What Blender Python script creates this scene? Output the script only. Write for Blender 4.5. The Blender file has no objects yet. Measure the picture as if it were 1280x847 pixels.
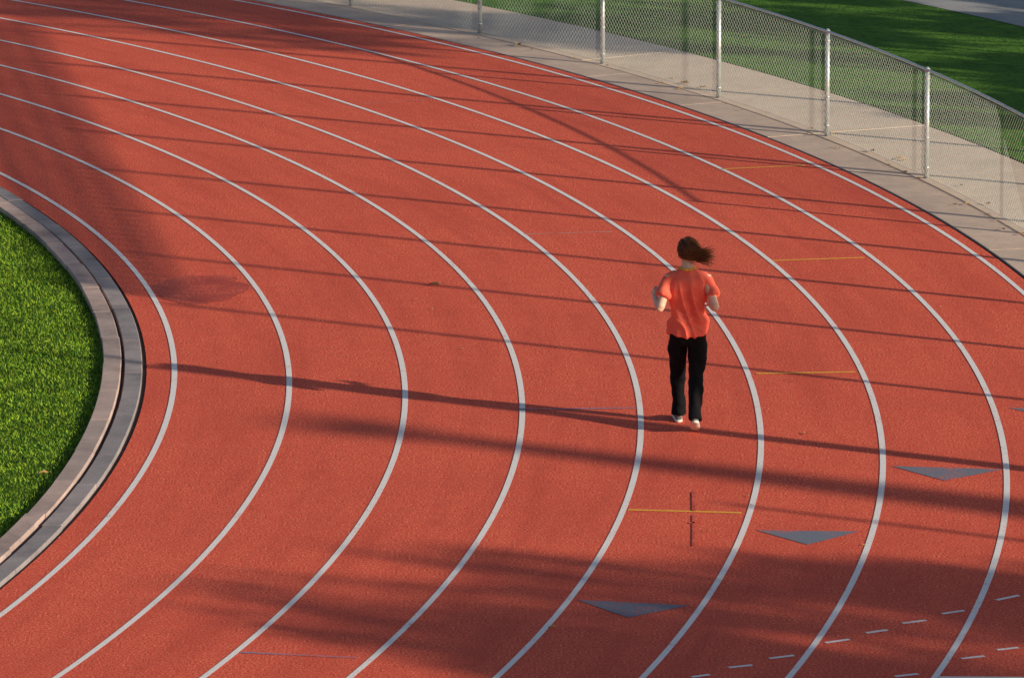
import bpy, bmesh, math, random
import numpy as np
from mathutils import Vector, Matrix, noise
random.seed(7); rng=np.random.default_rng(7)
scene=bpy.context.scene
COL=scene.collection
CX,CY,R1,LW=-33.31,52.54,30.20,1.067
SUN_EL=math.radians(17.0); SUN_AZ=math.radians(-29.6)
SD=Vector((math.cos(SUN_AZ),math.sin(SUN_AZ),0)); SN=Vector((-SD.y,SD.x,0))

# ------------------------------------------------------------ helpers
def link(o,parent=None):
    COL.objects.link(o)
    if parent: o.parent=parent
    return o
def mesh_obj(name,verts,faces,mats,parent=None,smooth=False,fmat=None):
    me=bpy.data.meshes.new(name); me.from_pydata([tuple(v) for v in verts],[],faces)
    for m in (mats if isinstance(mats,(list,tuple)) else [mats]): me.materials.append(m)
    if fmat is not None: me.polygons.foreach_set("material_index",fmat)
    if smooth: me.polygons.foreach_set("use_smooth",[True]*len(me.polygons))
    me.update()
    return link(bpy.data.objects.new(name,me),parent)
class MB:
    def __init__(s): s.v=[];s.f=[];s.m=[]
    def add(s,v,f,m=0):
        b=len(s.v); s.v+=[tuple(x) for x in v]; s.f+=[tuple(i+b for i in q) for q in f]; s.m+=[m]*len(f)
    def obj(s,name,mats,parent=None,smooth=False): return mesh_obj(name,s.v,s.f,mats,parent,smooth,s.m)
def tube(pts,rad,n=16,ref=Vector((1,0,0)),cap=True):
    pts=[Vector(p) for p in pts]; V=[];F=[]
    for i,p in enumerate(pts):
        t=(pts[min(i+1,len(pts)-1)]-pts[max(i-1,0)]).normalized()
        u=ref-ref.dot(t)*t
        if u.length<1e-4: u=Vector((0,1,0))-Vector((0,1,0)).dot(t)*t
        u.normalize(); w=t.cross(u)
        r=rad[i]; a,b=(r if isinstance(r,(tuple,list)) else (r,r))
        for k in range(n):
            an=2*math.pi*k/n; V.append(p+u*(a*math.cos(an))+w*(b*math.sin(an)))
    for i in range(len(pts)-1):
        for k in range(n):
            k2=(k+1)%n; F.append((i*n+k,i*n+k2,(i+1)*n+k2,(i+1)*n+k))
    if cap:
        F.append(tuple(range(n-1,-1,-1))); F.append(tuple(range((len(pts)-1)*n,len(pts)*n)))
    return V,F
def catmull(pts,rad,sub=4):
    P=[Vector(p) for p in pts]; Rr=[(r if isinstance(r,(tuple,list)) else (r,r)) for r in rad]
    oP=[];oR=[]
    for i in range(len(P)-1):
        p0=P[max(i-1,0)];p1=P[i];p2=P[i+1];p3=P[min(i+2,len(P)-1)]
        for s in range(sub):
            t=s/sub
            oP.append(.5*((2*p1)+(p2-p0)*t+(2*p0-5*p1+4*p2-p3)*t*t+(3*p1-p0-3*p2+p3)*t**3))
            oR.append((Rr[i][0]*(1-t)+Rr[i+1][0]*t, Rr[i][1]*(1-t)+Rr[i+1][1]*t))
    oP.append(P[-1]);oR.append(Rr[-1]); return oP,oR
def ellipsoid(c,r,n=12,m=8):
    V=[];F=[]
    c=Vector(c)
    for i in range(1,m):
        a=math.pi*i/m
        for k in range(n):
            b=2*math.pi*k/n; V.append(c+Vector((r[0]*math.sin(a)*math.cos(b),r[1]*math.sin(a)*math.sin(b),r[2]*math.cos(a))))
    for i in range(m-2):
        for k in range(n):
            k2=(k+1)%n; F.append((i*n+k,(i+1)*n+k,(i+1)*n+k2,i*n+k2))
    V.append(c+Vector((0,0,r[2])));V.append(c-Vector((0,0,r[2])));t=len(V)-2
    for k in range(n):
        k2=(k+1)%n; F.append((t,k,k2)); F.append((t+1,(m-2)*n+k2,(m-2)*n+k))
    return V,F

# ------------------------------------------------------------ materials
class NT:
    def __init__(s,name,rough=.9,spec=.2):
        s.m=bpy.data.materials.new(name); s.m.use_nodes=True; s.n=s.m.node_tree.nodes; s.l=s.m.node_tree.links
        s.b=s.n["Principled BSDF"]; s.b.inputs["Roughness"].default_value=rough
        s.b.inputs["Specular IOR Level"].default_value=spec
        s.tc=s.n.new("ShaderNodeTexCoord")
    def noise(s,scale,det=3,vec=None,rough=.6):
        n=s.n.new("ShaderNodeTexNoise"); n.inputs["Scale"].default_value=scale; n.inputs["Detail"].default_value=det
        n.inputs["Roughness"].default_value=rough
        s.l.new(vec if vec else s.tc.outputs["Object"],n.inputs["Vector"]); return n.outputs["Fac"]
    def math(s,op,a,b=0.0):
        n=s.n.new("ShaderNodeMath"); n.operation=op
        for k,v in enumerate((a,b)):
            if isinstance(v,bpy.types.NodeSocket): s.l.new(v,n.inputs[k])
            else: n.inputs[k].default_value=v
        return n.outputs[0]
    def polar(s,kr,kt):
        sp=s.n.new("ShaderNodeSeparateXYZ"); s.l.new(s.tc.outputs["Object"],sp.inputs[0])
        x=s.math('SUBTRACT',sp.outputs[0],CX); y=s.math('SUBTRACT',sp.outputs[1],CY)
        r=s.math('SQRT',s.math('ADD',s.math('MULTIPLY',x,x),s.math('MULTIPLY',y,y)))
        th=s.math('ARCTAN2',y,x)
        cb=s.n.new("ShaderNodeCombineXYZ"); s.l.new(s.math('MULTIPLY',r,kr),cb.inputs[0]); s.l.new(s.math('MULTIPLY',th,kt*35),cb.inputs[1]); return cb.outputs[0]
    def ramp(s,fac,stops):
        n=s.n.new("ShaderNodeValToRGB"); e=n.color_ramp.elements
        while len(e)<len(stops): e.new(.5)
        for x,(p,c) in zip(e,stops): x.position=p; x.color=(c if len(c)==4 else (*c,1)) if not isinstance(c,(int,float)) else (c,c,c,1)
        s.l.new(fac,n.inputs[0]); return n.outputs[0]
    def mix(s,fac,a,b,mode='MIX'):
        n=s.n.new("ShaderNodeMix"); n.data_type='RGBA'; n.blend_type=mode
        for sock,val in ((n.inputs[0],fac),(n.inputs[6],a),(n.inputs[7],b)):
            if isinstance(val,bpy.types.NodeSocket): s.l.new(val,sock)
            elif isinstance(val,(int,float)): sock.default_value=val
            else: sock.default_value=(*val,1)
        return n.outputs[2]
    def color(s,c):
        if isinstance(c,bpy.types.NodeSocket): s.l.new(c,s.b.inputs["Base Color"])
        else: s.b.inputs["Base Color"].default_value=(*c,1)
        return s
    def bump(s,h,strength=.5,dist=.01):
        n=s.n.new("ShaderNodeBump"); n.inputs["Strength"].default_value=strength; n.inputs["Distance"].default_value=dist
        s.l.new(h,n.inputs["Height"]); s.l.new(n.outputs[0],s.b.inputs["Normal"]); return s

def track_color(t):
    fine=t.noise(48,3,rough=.75); mid=t.noise(7,5,rough=.7); big=t.noise(.5,4)
    c=t.ramp(fine,[(.32,(.42,.038,.024)),(.5,(.86,.106,.060)),(.66,(1.0,.36,.23))])
    c=t.mix(t.ramp(mid,[(.40,0.0),(.72,.45)]),c,(.64,.076,.046))
    c=t.mix(t.ramp(big,[(.42,0.0),(.75,.40)]),c,(.60,.085,.056))
    c=t.mix(t.ramp(t.noise(1.6,5,vec=t.polar(1.6,.16),rough=.65),[(.46,0.0),(.70,.38)]),c,(.50,.060,.042))
    c=t.mix(t.ramp(t.noise(2.6,6,rough=.75),[(.60,0.0),(.74,.30)]),c,(.36,.050,.038))
    return c,fine
def M_track(name="red_rubber"):
    t=NT(name,.85,.15); c,f=track_color(t)
    t.color(c).bump(f,.95,.009); return t.m
def M_paint(name,col,wear=.52,soft=.06):
    t=NT(name,.7,.25); c,f=track_color(t)
    w=t.noise(38,4,rough=.7); w2=t.noise(2.2,3)
    a=t.mix(.35,w,w2)
    fac=t.ramp(a,[(wear,1.0),(wear+soft,0.0)])
    t.color(t.mix(fac,c,t.mix(t.ramp(t.noise(60,2),[(.3,0.0),(.7,.25)]),col,tuple(x*.7 for x in col)))).bump(f,.6,.006); return t.m
def M_concrete(name,a,b,st=(.06,.05,.05)):
    t=NT(name,.9,.2)
    c=t.mix(t.ramp(t.noise(3,5),[(.3,0.0),(.7,1.0)]),a,b)
    c=t.mix(t.ramp(t.noise(60,2),[(.35,.35),(.6,0.0)]),c,tuple(x*.55 for x in a))
    c=t.mix(t.ramp(t.noise(.9,5,rough=.7),[(.50,0.0),(.72,.55)]),c,st)
    c=t.mix(t.ramp(t.noise(14,5,rough=.8),[(.58,0.0),(.72,.45)]),c,st)
    t.color(c).bump(t.noise(90,3),.4,.004); return t.m
def M_grass(name,stops,sc=30,bd=.03):
    t=NT(name,.9,.1)
    m=t.mix(.45,t.noise(sc,3,rough=.75),t.noise(4,4))
    t.color(t.ramp(m,stops)).bump(t.noise(sc*1.3,3,rough=.8),1.0,bd); return t.m
def M_plain(name,col,rough=.6,spec=.3,metal=0,var=.2,sc=20):
    t=NT(name,rough,spec); t.b.inputs["Metallic"].default_value=metal
    t.color(t.mix(t.ramp(t.noise(sc,3),[(.35,0.0),(.7,1.0)]),tuple(x*(1-var) for x in col),tuple(min(1,x*(1+var)) for x in col))); return t.m

m_track=M_track(); m_patch=M_paint("worn_rubber",(.40,.05,.034),.44,.16)
m_white=M_paint("white_line_paint",(.92,.84,.84),.565,.10); m_white2=M_paint("faded_white_paint",(.60,.42,.42),.44,.12)
m_blue=M_paint("blue_grey_paint",(.19,.20,.26),.52,.10); m_blue2=M_paint("faded_blue_paint",(.25,.25,.38),.46,.12)
m_yel=M_paint("yellow_paint",(.95,.48,.06),.56,.1)
m_conc=M_concrete("tan_concrete",(.78,.57,.46),(.62,.46,.38),(.36,.27,.23))
m_conc2=M_concrete("path_concrete",(.80,.61,.48),(.68,.52,.42),(.46,.36,.30))
m_curbA=M_concrete("curb_concrete_pink",(.64,.46,.41),(.44,.32,.30),(.12,.09,.10))
m_curbB=M_concrete("curb_concrete_grey",(.46,.38,.38),(.30,.26,.28),(.08,.07,.09))
m_dirt=M_plain("dark_joint",(.10,.06,.055),.95,.1,0,.4,40)
m_turf=M_grass("artificial_turf",[(.3,(.03,.07,.008)),(.55,(.09,.18,.015)),(.75,(.17,.28,.03))])
m_lawn=M_grass("lawn_grass",[(.3,(.03,.08,.012)),(.5,(.085,.20,.025)),(.75,(.15,.30,.04))],14,.06)
m_ground=M_grass("dry_ground",[(.3,(.12,.10,.06)),(.55,(.18,.15,.09)),(.75,(.24,.2,.13))],6,.04)
m_galv=M_plain("galvanised_steel",(.55,.58,.60),.42,.5,.55,.15,30)
m_wire=M_plain("galvanised_wire",(.66,.67,.65),.45,.5,.3,.15,30)

# ------------------------------------------------------------ stadium-shaped rings
ST=85.0
def oval(r,n=300,st=ST,skip=0):
    P=[(CX-st,CY-r)]
    for i in range(n+1):
        a=-math.pi/2+math.pi*i/n; P.append((CX+r*math.cos(a),CY+r*math.sin(a)))
    P.append((CX-st,CY+r)); return P
def ring(mb,r0,r1,z,m=0):
    a=oval(r0);b=oval(r1);n=len(a)
    mb.add([(x,y,z) for x,y in a]+[(x,y,z) for x,y in b],[(i,n+i,n+i+1,i+1) for i in range(n-1)],m)
def sheet(name,r0,r1,z,mat):
    mb=MB(); ring(mb,r0,r1,z); return mb.obj(name,mat)
def slabs(name,r0,r1,z,h,mats,length,gap,jit=.0,tilt=0,a0=-math.pi/2,a1=math.pi/2,wob=0):
    mb=MB(); L=(a1-a0)*r1; N=max(1,int(L/length)); da=(a1-a0)/N
    for i in range(N):
        g=gap/r1/2; s0=a0+i*da+g; s1=a0+(i+1)*da-g; K=max(1,int(length/.35))
        dz=random.uniform(-jit,jit); dr=random.uniform(-wob,wob); bv=.006
        prof=[(r0+dr,z-.05),(r0+dr,z+h+dz-bv),(r0+dr+bv,z+h+dz),(r1+dr-bv,z+h+dz),(r1+dr,z+h+dz-bv),(r1+dr,z-.05)]
        V=[]
        for k in range(K+1):
            an=s0+(s1-s0)*k/K
            for (r,zz) in prof: V.append((CX+r*math.cos(an),CY+r*math.sin(an),zz))
        F=[]
        for k in range(K):
            for j in range(5): F.append((k*6+j,k*6+j+1,(k+1)*6+j+1,(k+1)*6+j))
        F.append((0,5,4,3,2,1)); F.append(tuple(K*6+j for j in range(6)))
        mb.add(V,F,random.randrange(len(mats)))
    return mb.obj(name,mats)

mesh_obj("ground",[(-900,-900,-.03),(900,-900,-.03),(900,1500,-.03),(-900,1500,-.03)],[(0,1,2,3)],m_ground)
inf=oval(29.53); mesh_obj("infield_turf",[(x,y,.0) for x,y in inf],[tuple(range(len(inf)))],m_turf)
sheet("running_track",29.94,38.90,0.0,m_track)
sheet("track_edging",29.40,30.00,-.012,m_dirt)
mb=MB()
for k in range(9):
    r=R1+LW*k; ring(mb,r-.026,r+.026,.004)
mb.obj("lane_lines",m_white)
cu=bpy.data.objects.new("track_curb",None); link(cu)
m_curbA2=M_concrete("curb_concrete_pink_b",(.56,.42,.39),(.36,.27,.26),(.12,.09,.10))
m_curbB2=M_concrete("curb_concrete_grey_b",(.38,.33,.34),(.26,.23,.25),(.08,.07,.09))
o=slabs("inner_curb",29.53,29.70,0,.055,[m_curbA,m_curbA2],1.2,.012,.005,wob=.007); o.parent=cu
o=slabs("gutter_curb",29.735,29.90,0,.030,[m_curbB,m_curbB2],1.5,.010,.004,wob=.005); o.parent=cu
sheet("path_base",38.85,41.0,-.02,m_dirt)
pv=bpy.data.objects.new("concrete_path",None); link(pv)
a0,a1=-.6,1.35
o=slabs("apron",38.95,39.50,-.004,.0,[m_conc],2.4,.014,.002,a0=a0,a1=a1); o.parent=pv
o=slabs("walkway",39.515,40.95,-.002,.0,[m_conc2],3.0,.014,.002,a0=a0,a1=a1); o.parent=pv
sheet("lawn",41.0,45.7,-.012,m_lawn)
sheet("far_path",45.7,47.6,-.008,M_concrete("far_concrete",(.42,.40,.40),(.34,.33,.34),(.2,.2,.2)))
sheet("outer_lawn",47.6,60,-.012,m_lawn)

# painted marks
def poly_marks(name,polys,mat,z=.004):
    mb=MB()
    for p in polys: mb.add([(x,y,z) for x,y in p],[tuple(range(len(p)))])
    return mb.obj(name,mat)
def seg(a,b,w):
    a=Vector(a);b=Vector(b);d=(b-a).normalized();n=Vector((-d.y,d.x))*w/2
    return [tuple(a-n),tuple(b-n),tuple(b+n),tuple(a+n)]
poly_marks("arrow_markings",[[(2.42,47.33),(2.87,47.78),(2.02,47.84)],[(3.71,49.60),(4.25,50.02),(3.29,50.16)],[(.90,44.98),(1.39,45.35),(.50,45.55)],[(4.95,51.95),(5.45,52.35),(4.49,52.47)]],m_blue)
poly_marks("yellow_marks",[seg(a,b,.045) for a,b in [((2.33,64.72),(3.27,64.93)),((2.66,59.44),(3.61,59.58)),((2.27,53.99),(3.20,54.04)),((.97,48.59),(1.92,48.46))]],m_yel)
poly_marks("faded_white_marks",[seg(a,b,.035) for a,b in [((.13,60.94),(1.05,61.05)),((-1.74,69.19),(-.94,69.45))]],m_white2)
poly_marks("blue_marks",[seg(a,b,.04) for a,b in [((0.05,52.50),(1.13,52.54)),((-2.09,43.98),(-1.18,43.80))]],m_blue2)
D=[((1.63,43.46),(1.81,43.53)),((1.95,43.72),(2.14,43.81)),((2.40,44.18),(2.59,44.28)),((2.73,44.47),(2.90,44.56)),((3.03,44.76),(3.22,44.85)),((3.36,45.05),(3.54,45.15)),((3.82,45.47),(4.01,45.62)),
((2.87,43.18),(3.05,43.25)),((3.41,43.69),(3.59,43.76)),((3.70,43.94),(3.87,44.01)),((1.34,43.19),(1.48,43.26)),((4.05,44.3),(4.22,44.38)),((4.15,45.85),(4.33,45.99)),((3.20,43.15),(3.95,43.12))]
poly_marks("dashed_marks",[seg(a,b,.045) for a,b in D],m_white)
def blob(c,rx,ry,n=60,amp=.25,sd=0):
    P=[]
    for i in range(n):
        a=2*math.pi*i/n; k=1+amp*noise.noise(Vector((math.cos(a)*1.6+sd,math.sin(a)*1.6,sd)))+.14*noise.noise(Vector((math.cos(a)*7,math.sin(a)*7,sd)))
        P.append((c[0]+rx*k*math.cos(a),c[1]+ry*k*math.sin(a)))
    return P
poly_marks("worn_track_patches",[blob((-3.12,58.1),.50,.66,sd=5,amp=.3)],m_patch,.003)
m_scuff=M_paint("scuff",(.42,.060,.042),.44,.1)
poly_marks("scuff_marks",[seg((1.54,49.22),(1.52,48.52),.028),seg((1.515,48.38),(1.48,47.30),.022),seg((1.47,48.1),(1.56,48.13),.04)],m_scuff,.006)

# turf blades near the curb
N=90000
th=np.radians(rng.uniform(-15,24,N)); rr=rng.uniform(28.0,29.535,N)
x=CX+rr*np.cos(th); y=CY+rr*np.sin(th); hh=rng.uniform(.014,.036,N); ang=rng.uniform(0,2*np.pi,N); w=rng.uniform(.003,.0065,N)
lx=rng.normal(0,.014,N); ly=rng.normal(-.006,.014,N)
V=np.zeros((N,3,3)); V[:,0]=np.stack([x-w*np.cos(ang),y-w*np.sin(ang),np.zeros(N)],1); V[:,1]=np.stack([x+w*np.cos(ang),y+w*np.sin(ang),np.zeros(N)],1); V[:,2]=np.stack([x+lx,y+ly,hh],1)
me=bpy.data.meshes.new("turf_blades"); me.vertices.add(N*3); me.vertices.foreach_set("co",V.reshape(-1)); me.loops.add(N*3); me.loops.foreach_set("vertex_index",np.arange(N*3)); me.polygons.add(N); me.polygons.foreach_set("loop_start",np.arange(0,N*3,3)); me.polygons.foreach_set("loop_total",np.full(N,3))
mats=[M_plain("turf_blade_a",(.17,.32,.02),.7,.2,0,.4,3),M_plain("turf_blade_b",(.34,.47,.04),.7,.2,0,.4,3),M_plain("turf_blade_c",(.04,.11,.015),.7,.2,0,.4,3)]
for m in mats: me.materials.append(m)
me.polygons.foreach_set("material_index",rng.integers(0,3,N).astype(np.int32)); me.update(); me.validate()
link(bpy.data.objects.new("turf_grass",me))

# ------------------------------------------------------------ chain-link fence
RF=39.60
def FP(a,z,r=RF): return Vector((CX+r*math.cos(a),CY+r*math.sin(a),z))
fence=bpy.data.objects.new("chain_link_fence",None); link(fence)
angs=[math.radians(12.1)]+[math.radians(17.0+4.19*i) for i in range(0,12)]
mb=MB()
for a in angs:
    V,F=tube([FP(a,-.03),FP(a,1.19)],[.028,.028],12); mb.add(V,F)
    V,F=tube([FP(a,1.18),FP(a,1.21),FP(a,1.235)],[.034,.032,.012],12); mb.add(V,F)
    for z in (.12,.45,.8,1.1):
        V,F=tube([FP(a,z-.008),FP(a,z+.008)],[.032,.032],12); mb.add(V,F)
mb.obj("posts",m_galv,fence,True)
mb=MB(); n=200
pts=[FP(angs[0]+(angs[-1]-angs[0])*i/n,1.20) for i in range(n+1)]
V,F=tube(pts,[.0155]*(n+1),10,Vector((0,0,1))); mb.add(V,F); mb.obj("top_rail",m_galv,fence,True)
mb=MB()
pitch=.072; z0,z1=.03,1.19; S0=angs[0]*RF; S1=angs[-1]*RF; nw=int((S1-S0)/pitch); rw=.0017
for sgn in (1,-1):
    for i in range(nw):
        s=S0+i*pitch
        K=4; pts=[]
        for k in range(K+1):
            t=k/K; ss=s+sgn*(z1-z0)*t
            if ss<S0-.02 or ss>S1+.02: continue
            pts.append(FP(ss/RF,z0+(z1-z0)*t,RF-.034+sgn*.0015))
        if len(pts)>1:
            V,F=tube(pts,[rw]*len(pts),3,cap=False); mb.add(V,F)
for z in (z0,z1-.01):
    pts=[FP(angs[0]+(angs[-1]-angs[0])*i/n,z,RF-.036) for i in range(n+1)]
    V,F=tube(pts,[.0020]*(n+1),4,Vector((0,0,1))); mb.add(V,F)
mb.obj("mesh",m_wire,fence)

# ------------------------------------------------------------ steel frame outside the picture (posts carrying a long beam, plus lone shadow-casting posts)
H=4.8; L48=H/math.tan(SUN_EL)
row=[(-3.3,57.35),(-3.75,59.95),(-4.15,62.45),(-4.55,64.95),(-4.95,67.45),(-5.35,69.95),(-5.75,72.4),(-6.15,74.9)]
single=[(-5.9,55.85,.045),(-3.2,54.42,.07),(0.7,46.7,.045),(-1.9,44.8,.045),(1.9,48.75,.04)]  # lone unseen posts, added to lay and thicken shadow streaks
nf=bpy.data.objects.new("steel_frame",None); link(nf)
mb=MB()
tops=[]
for e in row+single:
    b=Vector((e[0],e[1],0))+SD*L48; pr=e[2] if len(e)>2 else .045
    V,F=tube([b-Vector((0,0,.03)),b+Vector((0,0,H))],[pr,pr*.95],10); mb.add(V,F)
    V,F=tube([b-Vector((0,0,.03)),b+Vector((0,0,.06))],[.14,.12],12); mb.add(V,F)
    V,F=tube([b+Vector((0,0,H)),b+Vector((0,0,H+.05))],[.06,.02],10); mb.add(V,F)
    tops.append(b+Vector((0,0,H)))
A=tops[0]+(tops[1]-tops[0])*.1; B=tops[len(row)-1]+(tops[len(row)-1]-tops[len(row)-2])*.3
for dz in (-.02,.10,.22,.34,.44):
    V,F=tube([A+Vector((0,0,dz)),B+Vector((0,0,dz))],[.040,.034],8,Vector((0,0,1))); mb.add(V,F)
nn=60
for i in range(nn):
    p=A.lerp(B,i/nn); q=A.lerp(B,(i+.5)/nn); r=A.lerp(B,(i+1)/nn)
    V,F=tube([p,q+Vector((0,0,.44)),r],[.02]*3,6,Vector((1,0,0))); mb.add(V,F)
mb.obj("posts_and_beam",m_galv,nf,True)

def SL(s,l): return SD*s+SN*l
tan=math.tan(SUN_EL)
def tower(base,h,w,rows,r0,r1,name="offscreen_mast"):
    e=bpy.data.objects.new(name,None); link(e); mb=MB()
    V,F=tube([base-Vector((0,0,.03)),base+Vector((0,0,h*.5)),base+Vector((0,0,h))],[r0,(r0*.72+r1*.28),r1],14); mb.add(V,F)
    V,F=tube([base-Vector((0,0,.03)),base+Vector((0,0,.5))],[r0*1.4,r0*1.3],14); mb.add(V,F)
    for j in range(rows):
        z=h-.2-j*.75; c=base+Vector((0,0,z))
        V,F=tube([c-SN*w/2,c+SN*w/2],[.06,.06],8,Vector((0,0,1))); mb.add(V,F)
        nl=max(2,int(w/.85))
        for i in range(nl):
            p=c+SN*(-w/2+w*(i+.5)/nl)-SD*.1
            V,F=tube([p+Vector((0,0,.03)),p-SD*.12+Vector((0,0,-.03)),p-SD*.25+Vector((0,0,-.08))],[.06,.14,.17],14); mb.add(V,F)
    mb.obj("mast_and_lamps",m_galv,e,True); return e
tower(SL(-27.4+13/tan,44.35),13,.8,1,1.0,.12)  # unseen mast, thickened to cast the wide shadow band

# trees
m_bark=M_plain("bark",(.12,.08,.055),.95,.1,0,.35,8)
m_leafs=[M_plain("leaf_dark",(.035,.07,.015),.7,.2,0,.3,3),M_plain("leaf_mid",(.06,.11,.02),.7,.2,0,.3,3),M_plain("leaf_light",(.09,.15,.03),.7,.2,0,.3,3)]
def tree(base,h,cr,z0,nleaf,ls=.16,seed=0):
    r=random.Random(seed); e=bpy.data.objects.new("tree",None); link(e)
    base=Vector((base[0],base[1],0)); mb=MB()
    V,F=tube(*catmull([base-Vector((0,0,.05)),base+Vector((.1,.05,z0*.6)),base+Vector((-.05,.1,z0+.3)),base+Vector((0,0,h*.85))],[h*.028,h*.02,h*.016,.03]),n=10); mb.add(V,F)
    cl=[]; cz=(z0+h)/2; hz=(h-z0)/2
    for i in range(34):
        a=r.uniform(0,6.28); u=r.uniform(-1,1); k=r.uniform(.45,1)**.6
        s=math.sqrt(max(0,1-u*u))
        c=base+Vector((cr*k*s*math.cos(a),cr*k*s*math.sin(a),cz+hz*k*u)); cl.append((c,r.uniform(.16,.34)*cr))
        st=base+Vector((0,0,z0*.7+(c.z-z0*.7)*.35))
        mid=(st+c)/2+Vector((r.uniform(-.2,.2),r.uniform(-.2,.2),.25))
        V,F=tube(*catmull([st,mid,c],[.055,.035,.012],3),n=6); mb.add(V,F)
    mb.obj("trunk_and_limbs",m_bark,e,True)
    mb=MB(); 
    for i in range(nleaf):
        c,rad=cl[r.randrange(len(cl))]
        d=Vector((r.gauss(0,1),r.gauss(0,1),r.gauss(0,.8))).normalized()*rad*r.random()**.4
        p=c+d; a=Vector((r.gauss(0,1),r.gauss(0,1),r.gauss(0,1))).normalized(); b=a.orthogonal().normalized(); s=ls*r.uniform(.6,1.3)
        mb.add([p-a*s,p-b*s*.45,p+a*s,p+b*s*.45],[(0,1,2,3)],r.randrange(3))
    mb.obj("foliage",m_leafs,e)
tree(SL(8.2,39.3),9.2,4.1,3.0,9500,.18,1)
tree(SL(-16.5,65.0),9.2,2.6,5.6,2600,.14,2)
tree((16.6,68.8),5.2,2.3,.9,4500,.14,3)  # from here: unseen tree row, added to shade the lawn past the fence
tree((18.6,64.2),5.0,2.2,.9,4500,.14,4)
tree((15.6,73.0),5.0,2.2,.9,4500,.14,5)
tree((20.2,60.5),5.2,2.3,.9,4500,.14,6)

# ------------------------------------------------------------ fallen leaves
m_dry=M_plain("dry_leaf",(.46,.28,.12),.8,.1,0,.4,15)
mb=MB()
LV=[(-.78,58.24,.06),(-.70,58.30,.04),(2.61,51.42,.035),(.30,44.66,.04),(4.06,65.77,.06),(2.09,70.52,.06),(-4.05,49.88,.05),(5.1,62.5,.05),(4.4,65.2,.045),(3.7,66.9,.05),(2.3,70.2,.05),(.1,73.5,.08),(4.9,63.6,.04)]
for i in range(34):
    a=math.radians(random.uniform(12,36)); r=random.choice([39.45,39.52,39.7,39.4])+random.uniform(-.08,.1); LV.append((CX+r*math.cos(a),CY+r*math.sin(a),random.uniform(.015,.04)))
for i in range(22):
    a=math.radians(random.uniform(-10,30)); r=random.uniform(30.0,38.8); LV.append((CX+r*math.cos(a),CY+r*math.sin(a),random.uniform(.010,.022)))
for (x,y,s) in LV:
    a=random.uniform(0,6.28); z=.008 if x>-3.9 else .04
    pts=[(1,0,.15),(.35,.5,.5),(-.5,.45,.3),(-1,0,.1),(-.5,-.4,.45),(.4,-.5,.2),(0,0,.05)]
    V=[(x+s*(px*math.cos(a)-py*math.sin(a)),y+s*(px*math.sin(a)+py*math.cos(a)),z+s*pz) for px,py,pz in pts]
    mb.add(V,[(6,0,1),(6,1,2),(6,2,3),(6,3,4),(6,4,5),(6,5,0)])
mb.obj("dry_leaves",m_dry)

# ------------------------------------------------------------ runner
O=Vector((1.565,51.72,0))
runner=bpy.data.objects.new("woman_runner",None); link(runner); runner.location=O
def fused(name,parts,mat,voxel,disp=None,smooth_it=4):
    mb=MB()
    for V,F in parts: mb.add(V,F)
    o=mb.obj(name+"_src",mat)
    bm=bmesh.new(); bm.from_mesh(o.data); bmesh.ops.recalc_face_normals(bm,faces=bm.faces); bm.to_mesh(o.data); bm.free()
    r=o.modifiers.new("r",'REMESH'); r.mode='VOXEL'; r.voxel_size=voxel
    s=o.modifiers.new("s",'SMOOTH'); s.factor=.5; s.iterations=smooth_it
    dg=bpy.context.evaluated_depsgraph_get(); me=bpy.data.meshes.new_from_object(o.evaluated_get(dg))
    bpy.data.objects.remove(o)
    me.name=name
    if disp:
        nr=[v.normal.copy() for v in me.vertices]
        for v,nn in zip(me.vertices,nr): v.co+=nn*disp(v.co)
    me.polygons.foreach_set("use_smooth",[True]*len(me.polygons)); me.materials.clear(); me.materials.append(mat)
    return link(bpy.data.objects.new(name,me),runner)
def ct(pts,rad,n=20,sub=4,ref=Vector((1,0,0))):
    p,r=catmull(pts,rad,sub); return tube(p,r,n,ref)
t=NT("skin",.55,.3); t.b.inputs["Subsurface Weight"].default_value=.08
t.color(t.mix(t.ramp(t.noise(25,3),[(.35,0.0),(.7,1.0)]),(.68,.42,.31),(.76,.50,.38))); m_skin=t.m
m_hair=M_plain("brown_hair",(.070,.024,.010),.5,.4,0,.5,60)
m_hair2=M_plain("auburn_hair",(.26,.085,.022),.5,.4,0,.5,60)
t=NT("coral_shirt",.85,.2); t.color(t.mix(t.ramp(t.noise(9,3),[(.35,0.0),(.7,1.0)]),(.88,.13,.085),(.94,.17,.11))).bump(t.noise(300,2),.2,.002)
t.b.inputs["Sheen Weight"].default_value=.05; m_shirt=t.m
t=NT("black_trousers",.85,.12); t.color((.007,.007,.009)).bump(t.noise(30,3),.4,.008); m_pants=t.m
m_shoe=M_plain("grey_shoe",(.16,.16,.18),.7,.3); m_sole=M_plain("white_sole",(.75,.72,.68),.6,.3,0,.08)
head=ct([(0,.01,1.38),(0,.02,1.44),(0,.035,1.485),(0,.065,1.505),(0,.06,1.545),(0,.055,1.59),(0,.05,1.64),(0,.05,1.68),(0,.05,1.705),(0,.05,1.715)],
        [(.075,.06),(.054,.056),(.052,.058),(.050,.070),(.063,.088),(.071,.096),(.075,.100),(.066,.088),(.042,.056),(.010,.014)],24,3)
parts=[head]
parts.append(ct([(0,.145,1.615),(0,.160,1.59),(0,.168,1.573),(0,.148,1.562)],[.008,.011,.014,.010],10,2))
parts.append(ellipsoid((-.076,.045,1.595),(.010,.020,.032))); parts.append(ellipsoid((.076,.045,1.595),(.010,.020,.032)))
parts.append(ellipsoid((0,.142,1.545),(.024,.010,.006))); parts.append(ellipsoid((0,.142,1.534),(.021,.010,.006)))
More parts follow.
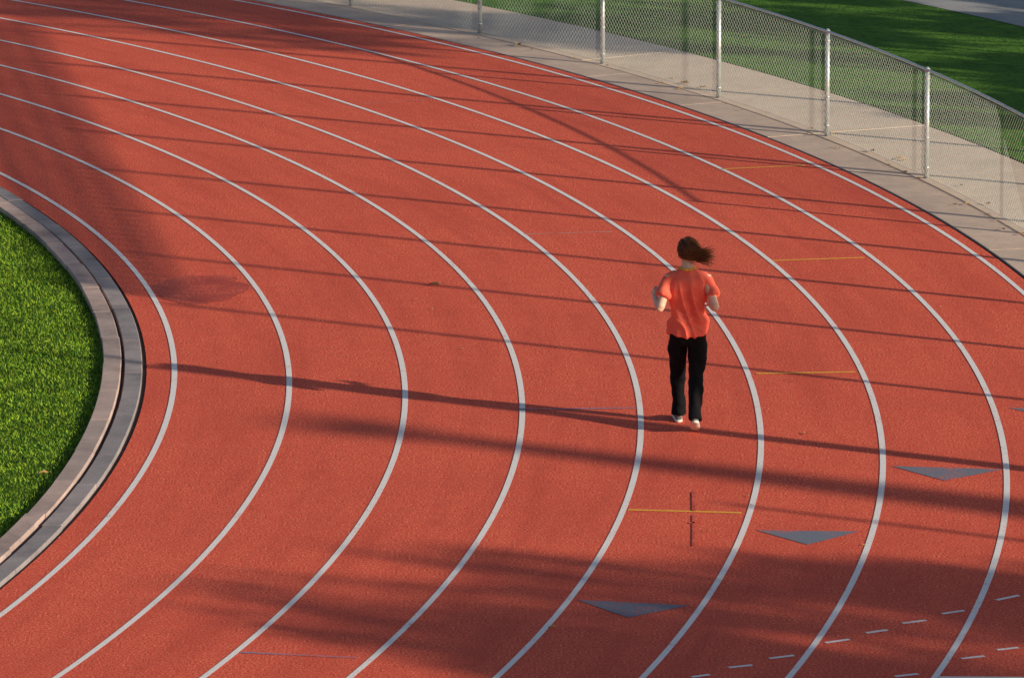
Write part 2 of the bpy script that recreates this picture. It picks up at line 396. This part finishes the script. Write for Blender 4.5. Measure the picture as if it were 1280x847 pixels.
def arm(sx,sh,el,wr,hdir,palmn):
    P=[]
    sh,el,wr=Vector(sh),Vector(el),Vector(wr)
    P.append(ct([sh,sh.lerp(el,.35),sh.lerp(el,.8),el,el.lerp(wr,.3),el.lerp(wr,.75),wr,wr+Vector(hdir)*.03],[.050,.046,.039,.037,.039,.030,(.024,.024),(.026,.020)],16,3))
    h=Vector(hdir).normalized(); pn=Vector(palmn).normalized(); side=h.cross(pn).normalized()
    c=wr+h*.01
    P.append(ct([c,c+h*.035,c+h*.07,c+h*.09],[(.022,.017),(.036,.014),(.040,.014),(.036,.011)],14,3,side))
    for i,(off,ln) in enumerate([(-.030,.072),(-.010,.080),(.010,.075),(.029,.060)]):
        k=c+h*.085+side*off
        a=k+(h*.85+pn*.5).normalized()*ln*.42; b=a+(h*.1+pn).normalized()*ln*.33; d=b+(-h*.7+pn*.6).normalized()*ln*.25
        P.append(ct([k-h*.015,k,a,b,d],[.009,.0092,.0085,.0078,.006],8,2))
    k=c+h*.02-side*.028; a=k+(-side*.7+h*.7+pn*.3).normalized()*.038; b=a+(h*.8+pn*.6).normalized()*.03
    P.append(ct([k,a,b,b+(h*.4+pn*.8).normalized()*.02],[.012,.0105,.009,.007],8,2))
    return P
parts+=arm(-1,(-.160,.02,1.375),(-.248,-.10,1.115),(-.290,.085,1.175),(-.10,.75,.35),(1,.1,-.25))
parts+=arm(1,(.160,.02,1.375),(.240,-.11,1.120),(.195,.10,1.12),(-.25,.8,.2),(-1,-.2,-.2))
fused("body",parts,m_skin,.0045,None,3)
mb=MB()
for sx in (-1,1):
    V,F=ellipsoid((sx*.030,.138,1.612),(.012,.010,.007)); mb.add(V,F,0)
    V,F=ellipsoid((sx*.030,.1445,1.612),(.0055,.005,.0055)); mb.add(V,F,1)
    V,F=ct([(sx*.015,.149,1.630),(sx*.032,.147,1.635),(sx*.048,.138,1.630)],[.003,.0035,.002],6,2); mb.add(V,F,2)
mb.obj("eyes",[M_plain("eye_white",(.8,.8,.78),.3),M_plain("iris",(.06,.035,.02),.2),m_hair],runner,True)
def fold(p):
    a=noise.noise(Vector((p.x*11+p.z*3.5,p.y*4,p.z*2.2-p.x*2)))
    b=noise.noise(Vector((p.x*7-p.z*6,p.y*6+3,p.z*5)))
    c=noise.noise(Vector((p.x*5+p.z*14,p.y*6+8,p.z*4+p.x*8)))
    k=min(1,max(.25,(1.42-p.z)*3.5))
    return (.024*(.55-abs(a)*2.6)+.014*b+.012*(.5-abs(c)*2))*k+.003
torso=ct([(0,.0,.860),(0,0,.90),(0,.0,.98),(0,.005,1.07),(0,.01,1.18),(0,.01,1.28),(0,.015,1.34),(0,.02,1.385),(0,.02,1.425),(0,.022,1.450)],
         [(.179,.138),(.180,.138),(.170,.124),(.156,.110),(.162,.112),(.176,.115),(.180,.106),(.155,.090),(.095,.072),(.064,.062)],32,3)
sl=lambda s:ct([(s*.10,.02,1.365),(s*.160,.012,1.350),(s*.203,-.02,1.28),(s*.228,-.058,1.215)],[.062,.059,.056,.062],20,4)
fused("tshirt",[torso,sl(-1),sl(1)],m_shirt,.006,fold,2)
m_yt=M_plain("neck_yellow",(.85,.50,.04),.7,.2)
V,F=tube([Vector((.062*math.cos(a),.022+.064*math.sin(a),1.452+.006*math.sin(a))) for a in np.linspace(0,2*math.pi,33)],[.010]*33,8,Vector((0,0,1))); mesh_obj("neck_ring",V,F,m_yt,runner,True)  # yellow ring round the base of the neck
def pf(p):
    a=noise.noise(Vector((p.x*9,p.y*9,p.z*5+p.x*6))); b=noise.noise(Vector((p.x*12+5,p.y*12,p.z*13+p.x*10)))
    return (.014*a+.010*b)*(1 if p.z<.82 else .2)
pel=ct([(0,.0,.97),(0,0,.94),(0,-.004,.88),(0,-.006,.82),(0,0,.77)],[(.115,.075),(.130,.088),(.158,.112),(.164,.116),(.13,.09)],28,3)
lg1=ct([(-.082,0,.86),(-.088,.065,.70),(-.082,.17,.51),(-.078,.205,.38),(-.072,.235,.22),(-.068,.245,.075)],[.080,.086,.068,.063,.058,.066],20,4)
lg2=ct([(.082,0,.86),(.084,-.015,.70),(.076,-.035,.50),(.070,-.125,.37),(.064,-.215,.24),(.058,-.290,.135)],[.080,.086,.068,.064,.058,.064],20,4)
fused("trousers",[pel,lg1,lg2],m_pants,.007,pf,3)
def shoe(name,heel,toe,up):
    heel,toe,up=Vector(heel),Vector(toe),Vector(up).normalized(); d=toe-heel
    f=lambda t,h:heel+d*t+up*h
    sd=d.normalized().cross(up)
    upn=ct([f(-.01,.045),f(.08,.052),f(.3,.055),f(.55,.045),f(.8,.034),f(.97,.030),f(1.0,.028)],[(.015,.020),(.033,.038),(.036,.046),(.040,.036),(.042,.026),(.028,.018),(.010,.010)],18,3,sd)
    ank=ct([f(.16,.05),f(.16,.12)],[.036,.040],16,2,sd)
    fused(name+"_upper",[upn,ank],m_shoe,.006)
    so=ct([f(-.05,.014),f(.04,.013),f(.3,.012),f(.6,.012),f(.85,.014),f(1.02,.018),f(1.05,.02)],[(.012,.010),(.036,.014),(.037,.013),(.043,.012),(.044,.012),(.028,.011),(.010,.006)],18,3,sd)
    fused(name+"_sole",[so],m_sole,.004)
shoe("left_shoe",(-.070,.215,.0),(-.085,.465,.005),(0,0,1))
shoe("right_shoe",(.058,-.345,.120),(.066,-.135,.0),(0,.5,.87))
mb=MB(); rr=random.Random(11)
hc=Vector((0,.045,1.622)); sc=Vector((.081,.105,.097))
def strand(p,down,blow,ln,K,thick,g,m):
    pts=[p.copy()]; cur=p.copy()
    for k in range(1,K):
        t_=k/K
        rel=cur-hc; nn_=Vector((rel.x/sc.x**2,rel.y/sc.y**2,rel.z/sc.z**2)).normalized()
        off=min(1.6,max(0,t_-.25)*2.4*blow)
        dd=(down-nn_*down.dot(nn_)+nn_*.04)*max(.12,1-off)+Vector((1.0,-.18,.12-.5*max(0,t_-.55)))*off+g*(t_+.2)+Vector((rr.gauss(0,.09),rr.gauss(0,.09),rr.gauss(0,.09)))
        cur=cur+dd.normalized()*ln/K
        rel=cur-hc; q=math.sqrt((rel.x/sc.x)**2+(rel.y/sc.y)**2+(rel.z/sc.z)**2)
        if q<1: cur=hc+rel/q
        pts.append(cur.copy())
    V,F=tube(pts,[thick*(1-.85*k/(K-1)) for k in range(K)],4,Vector((.3,.9,.1))); mb.add(V,F,m)
for i in range(1300):
    a=rr.uniform(0,2*math.pi); u=rr.uniform(-.42,1)
    s=math.sqrt(1-u*u); n_=Vector((s*math.cos(a),s*math.sin(a),u))
    if n_.y>.55 and n_.z<.62: continue
    p=hc+Vector((n_.x*sc.x,n_.y*sc.y,n_.z*sc.z))
    strand(p-n_*.006,Vector((.35,-.35,-.8)),.45*(n_.x*.5+.5),rr.uniform(.09,.15),8,.0034,Vector((rr.gauss(0,.10),rr.gauss(0,.10),rr.gauss(0,.08))),0 if rr.random()<.6 else 1)
for i in range(650):
    p=hc+Vector((rr.uniform(-.06,.075),-.085+rr.uniform(-.01,.02),rr.uniform(-.085,.05)))
    rel=p-hc; q=math.sqrt((rel.x/sc.x)**2+(rel.y/sc.y)**2+(rel.z/sc.z)**2); p=hc+rel/max(q,1e-3)*min(1.0,max(q,.97))
    strand(p,Vector((.75,-.35,-.45)),1.0,rr.uniform(.12,.29),12,.0032,Vector((rr.gauss(0,.10),rr.gauss(0,.18),rr.gauss(-.03,.24))),0 if rr.random()<.55 else 1)
V,F=ellipsoid(hc+Vector((0,-.004,.002)),(.079,.101,.094),20,14)
keep=[f for f in F if not all((Vector(V[i])-hc).y>.045 and (Vector(V[i])-hc).z<.05 for i in f)]
mb.add(V,keep,0)
mb.obj("hair",[m_hair,m_hair2],runner,True)

# ------------------------------------------------------------ light, world, camera
sl_=bpy.data.lights.new("sun",'SUN'); sl_.energy=5.0; sl_.angle=math.radians(.58); sl_.color=(1,.90,.68)
so=link(bpy.data.objects.new("sun",sl_))
sd=Vector((SD.x*math.cos(SUN_EL),SD.y*math.cos(SUN_EL),math.sin(SUN_EL)))
so.rotation_euler=sd.to_track_quat('Z','Y').to_euler(); so.location=(60,20,40)
w=bpy.data.worlds.new("World"); scene.world=w; w.use_nodes=True
sky=w.node_tree.nodes.new("ShaderNodeTexSky"); sky.sky_type='NISHITA'; sky.sun_disc=False; sky.sun_elevation=SUN_EL
sky.sun_rotation=math.pi/2-SUN_AZ
w.node_tree.links.new(sky.outputs[0],w.node_tree.nodes["Background"].inputs[0]); w.node_tree.nodes["Background"].inputs[1].default_value=.095
cd=bpy.data.cameras.new("camera"); cam=link(bpy.data.objects.new("camera",cd)); scene.camera=cam
cd.sensor_width=36; cd.sensor_fit='HORIZONTAL'; cd.lens=7414.9/1280*36; cd.clip_end=3000; cd.clip_start=.5
cam.matrix_world=Matrix.Translation((0,0,11.6639))@(Matrix.Rotation(math.pi/2-.2067,4,'X')@Matrix.Rotation(-.0049,4,'Z'))
scene.view_settings.view_transform='Standard'; scene.view_settings.look='None'; scene.view_settings.exposure=0
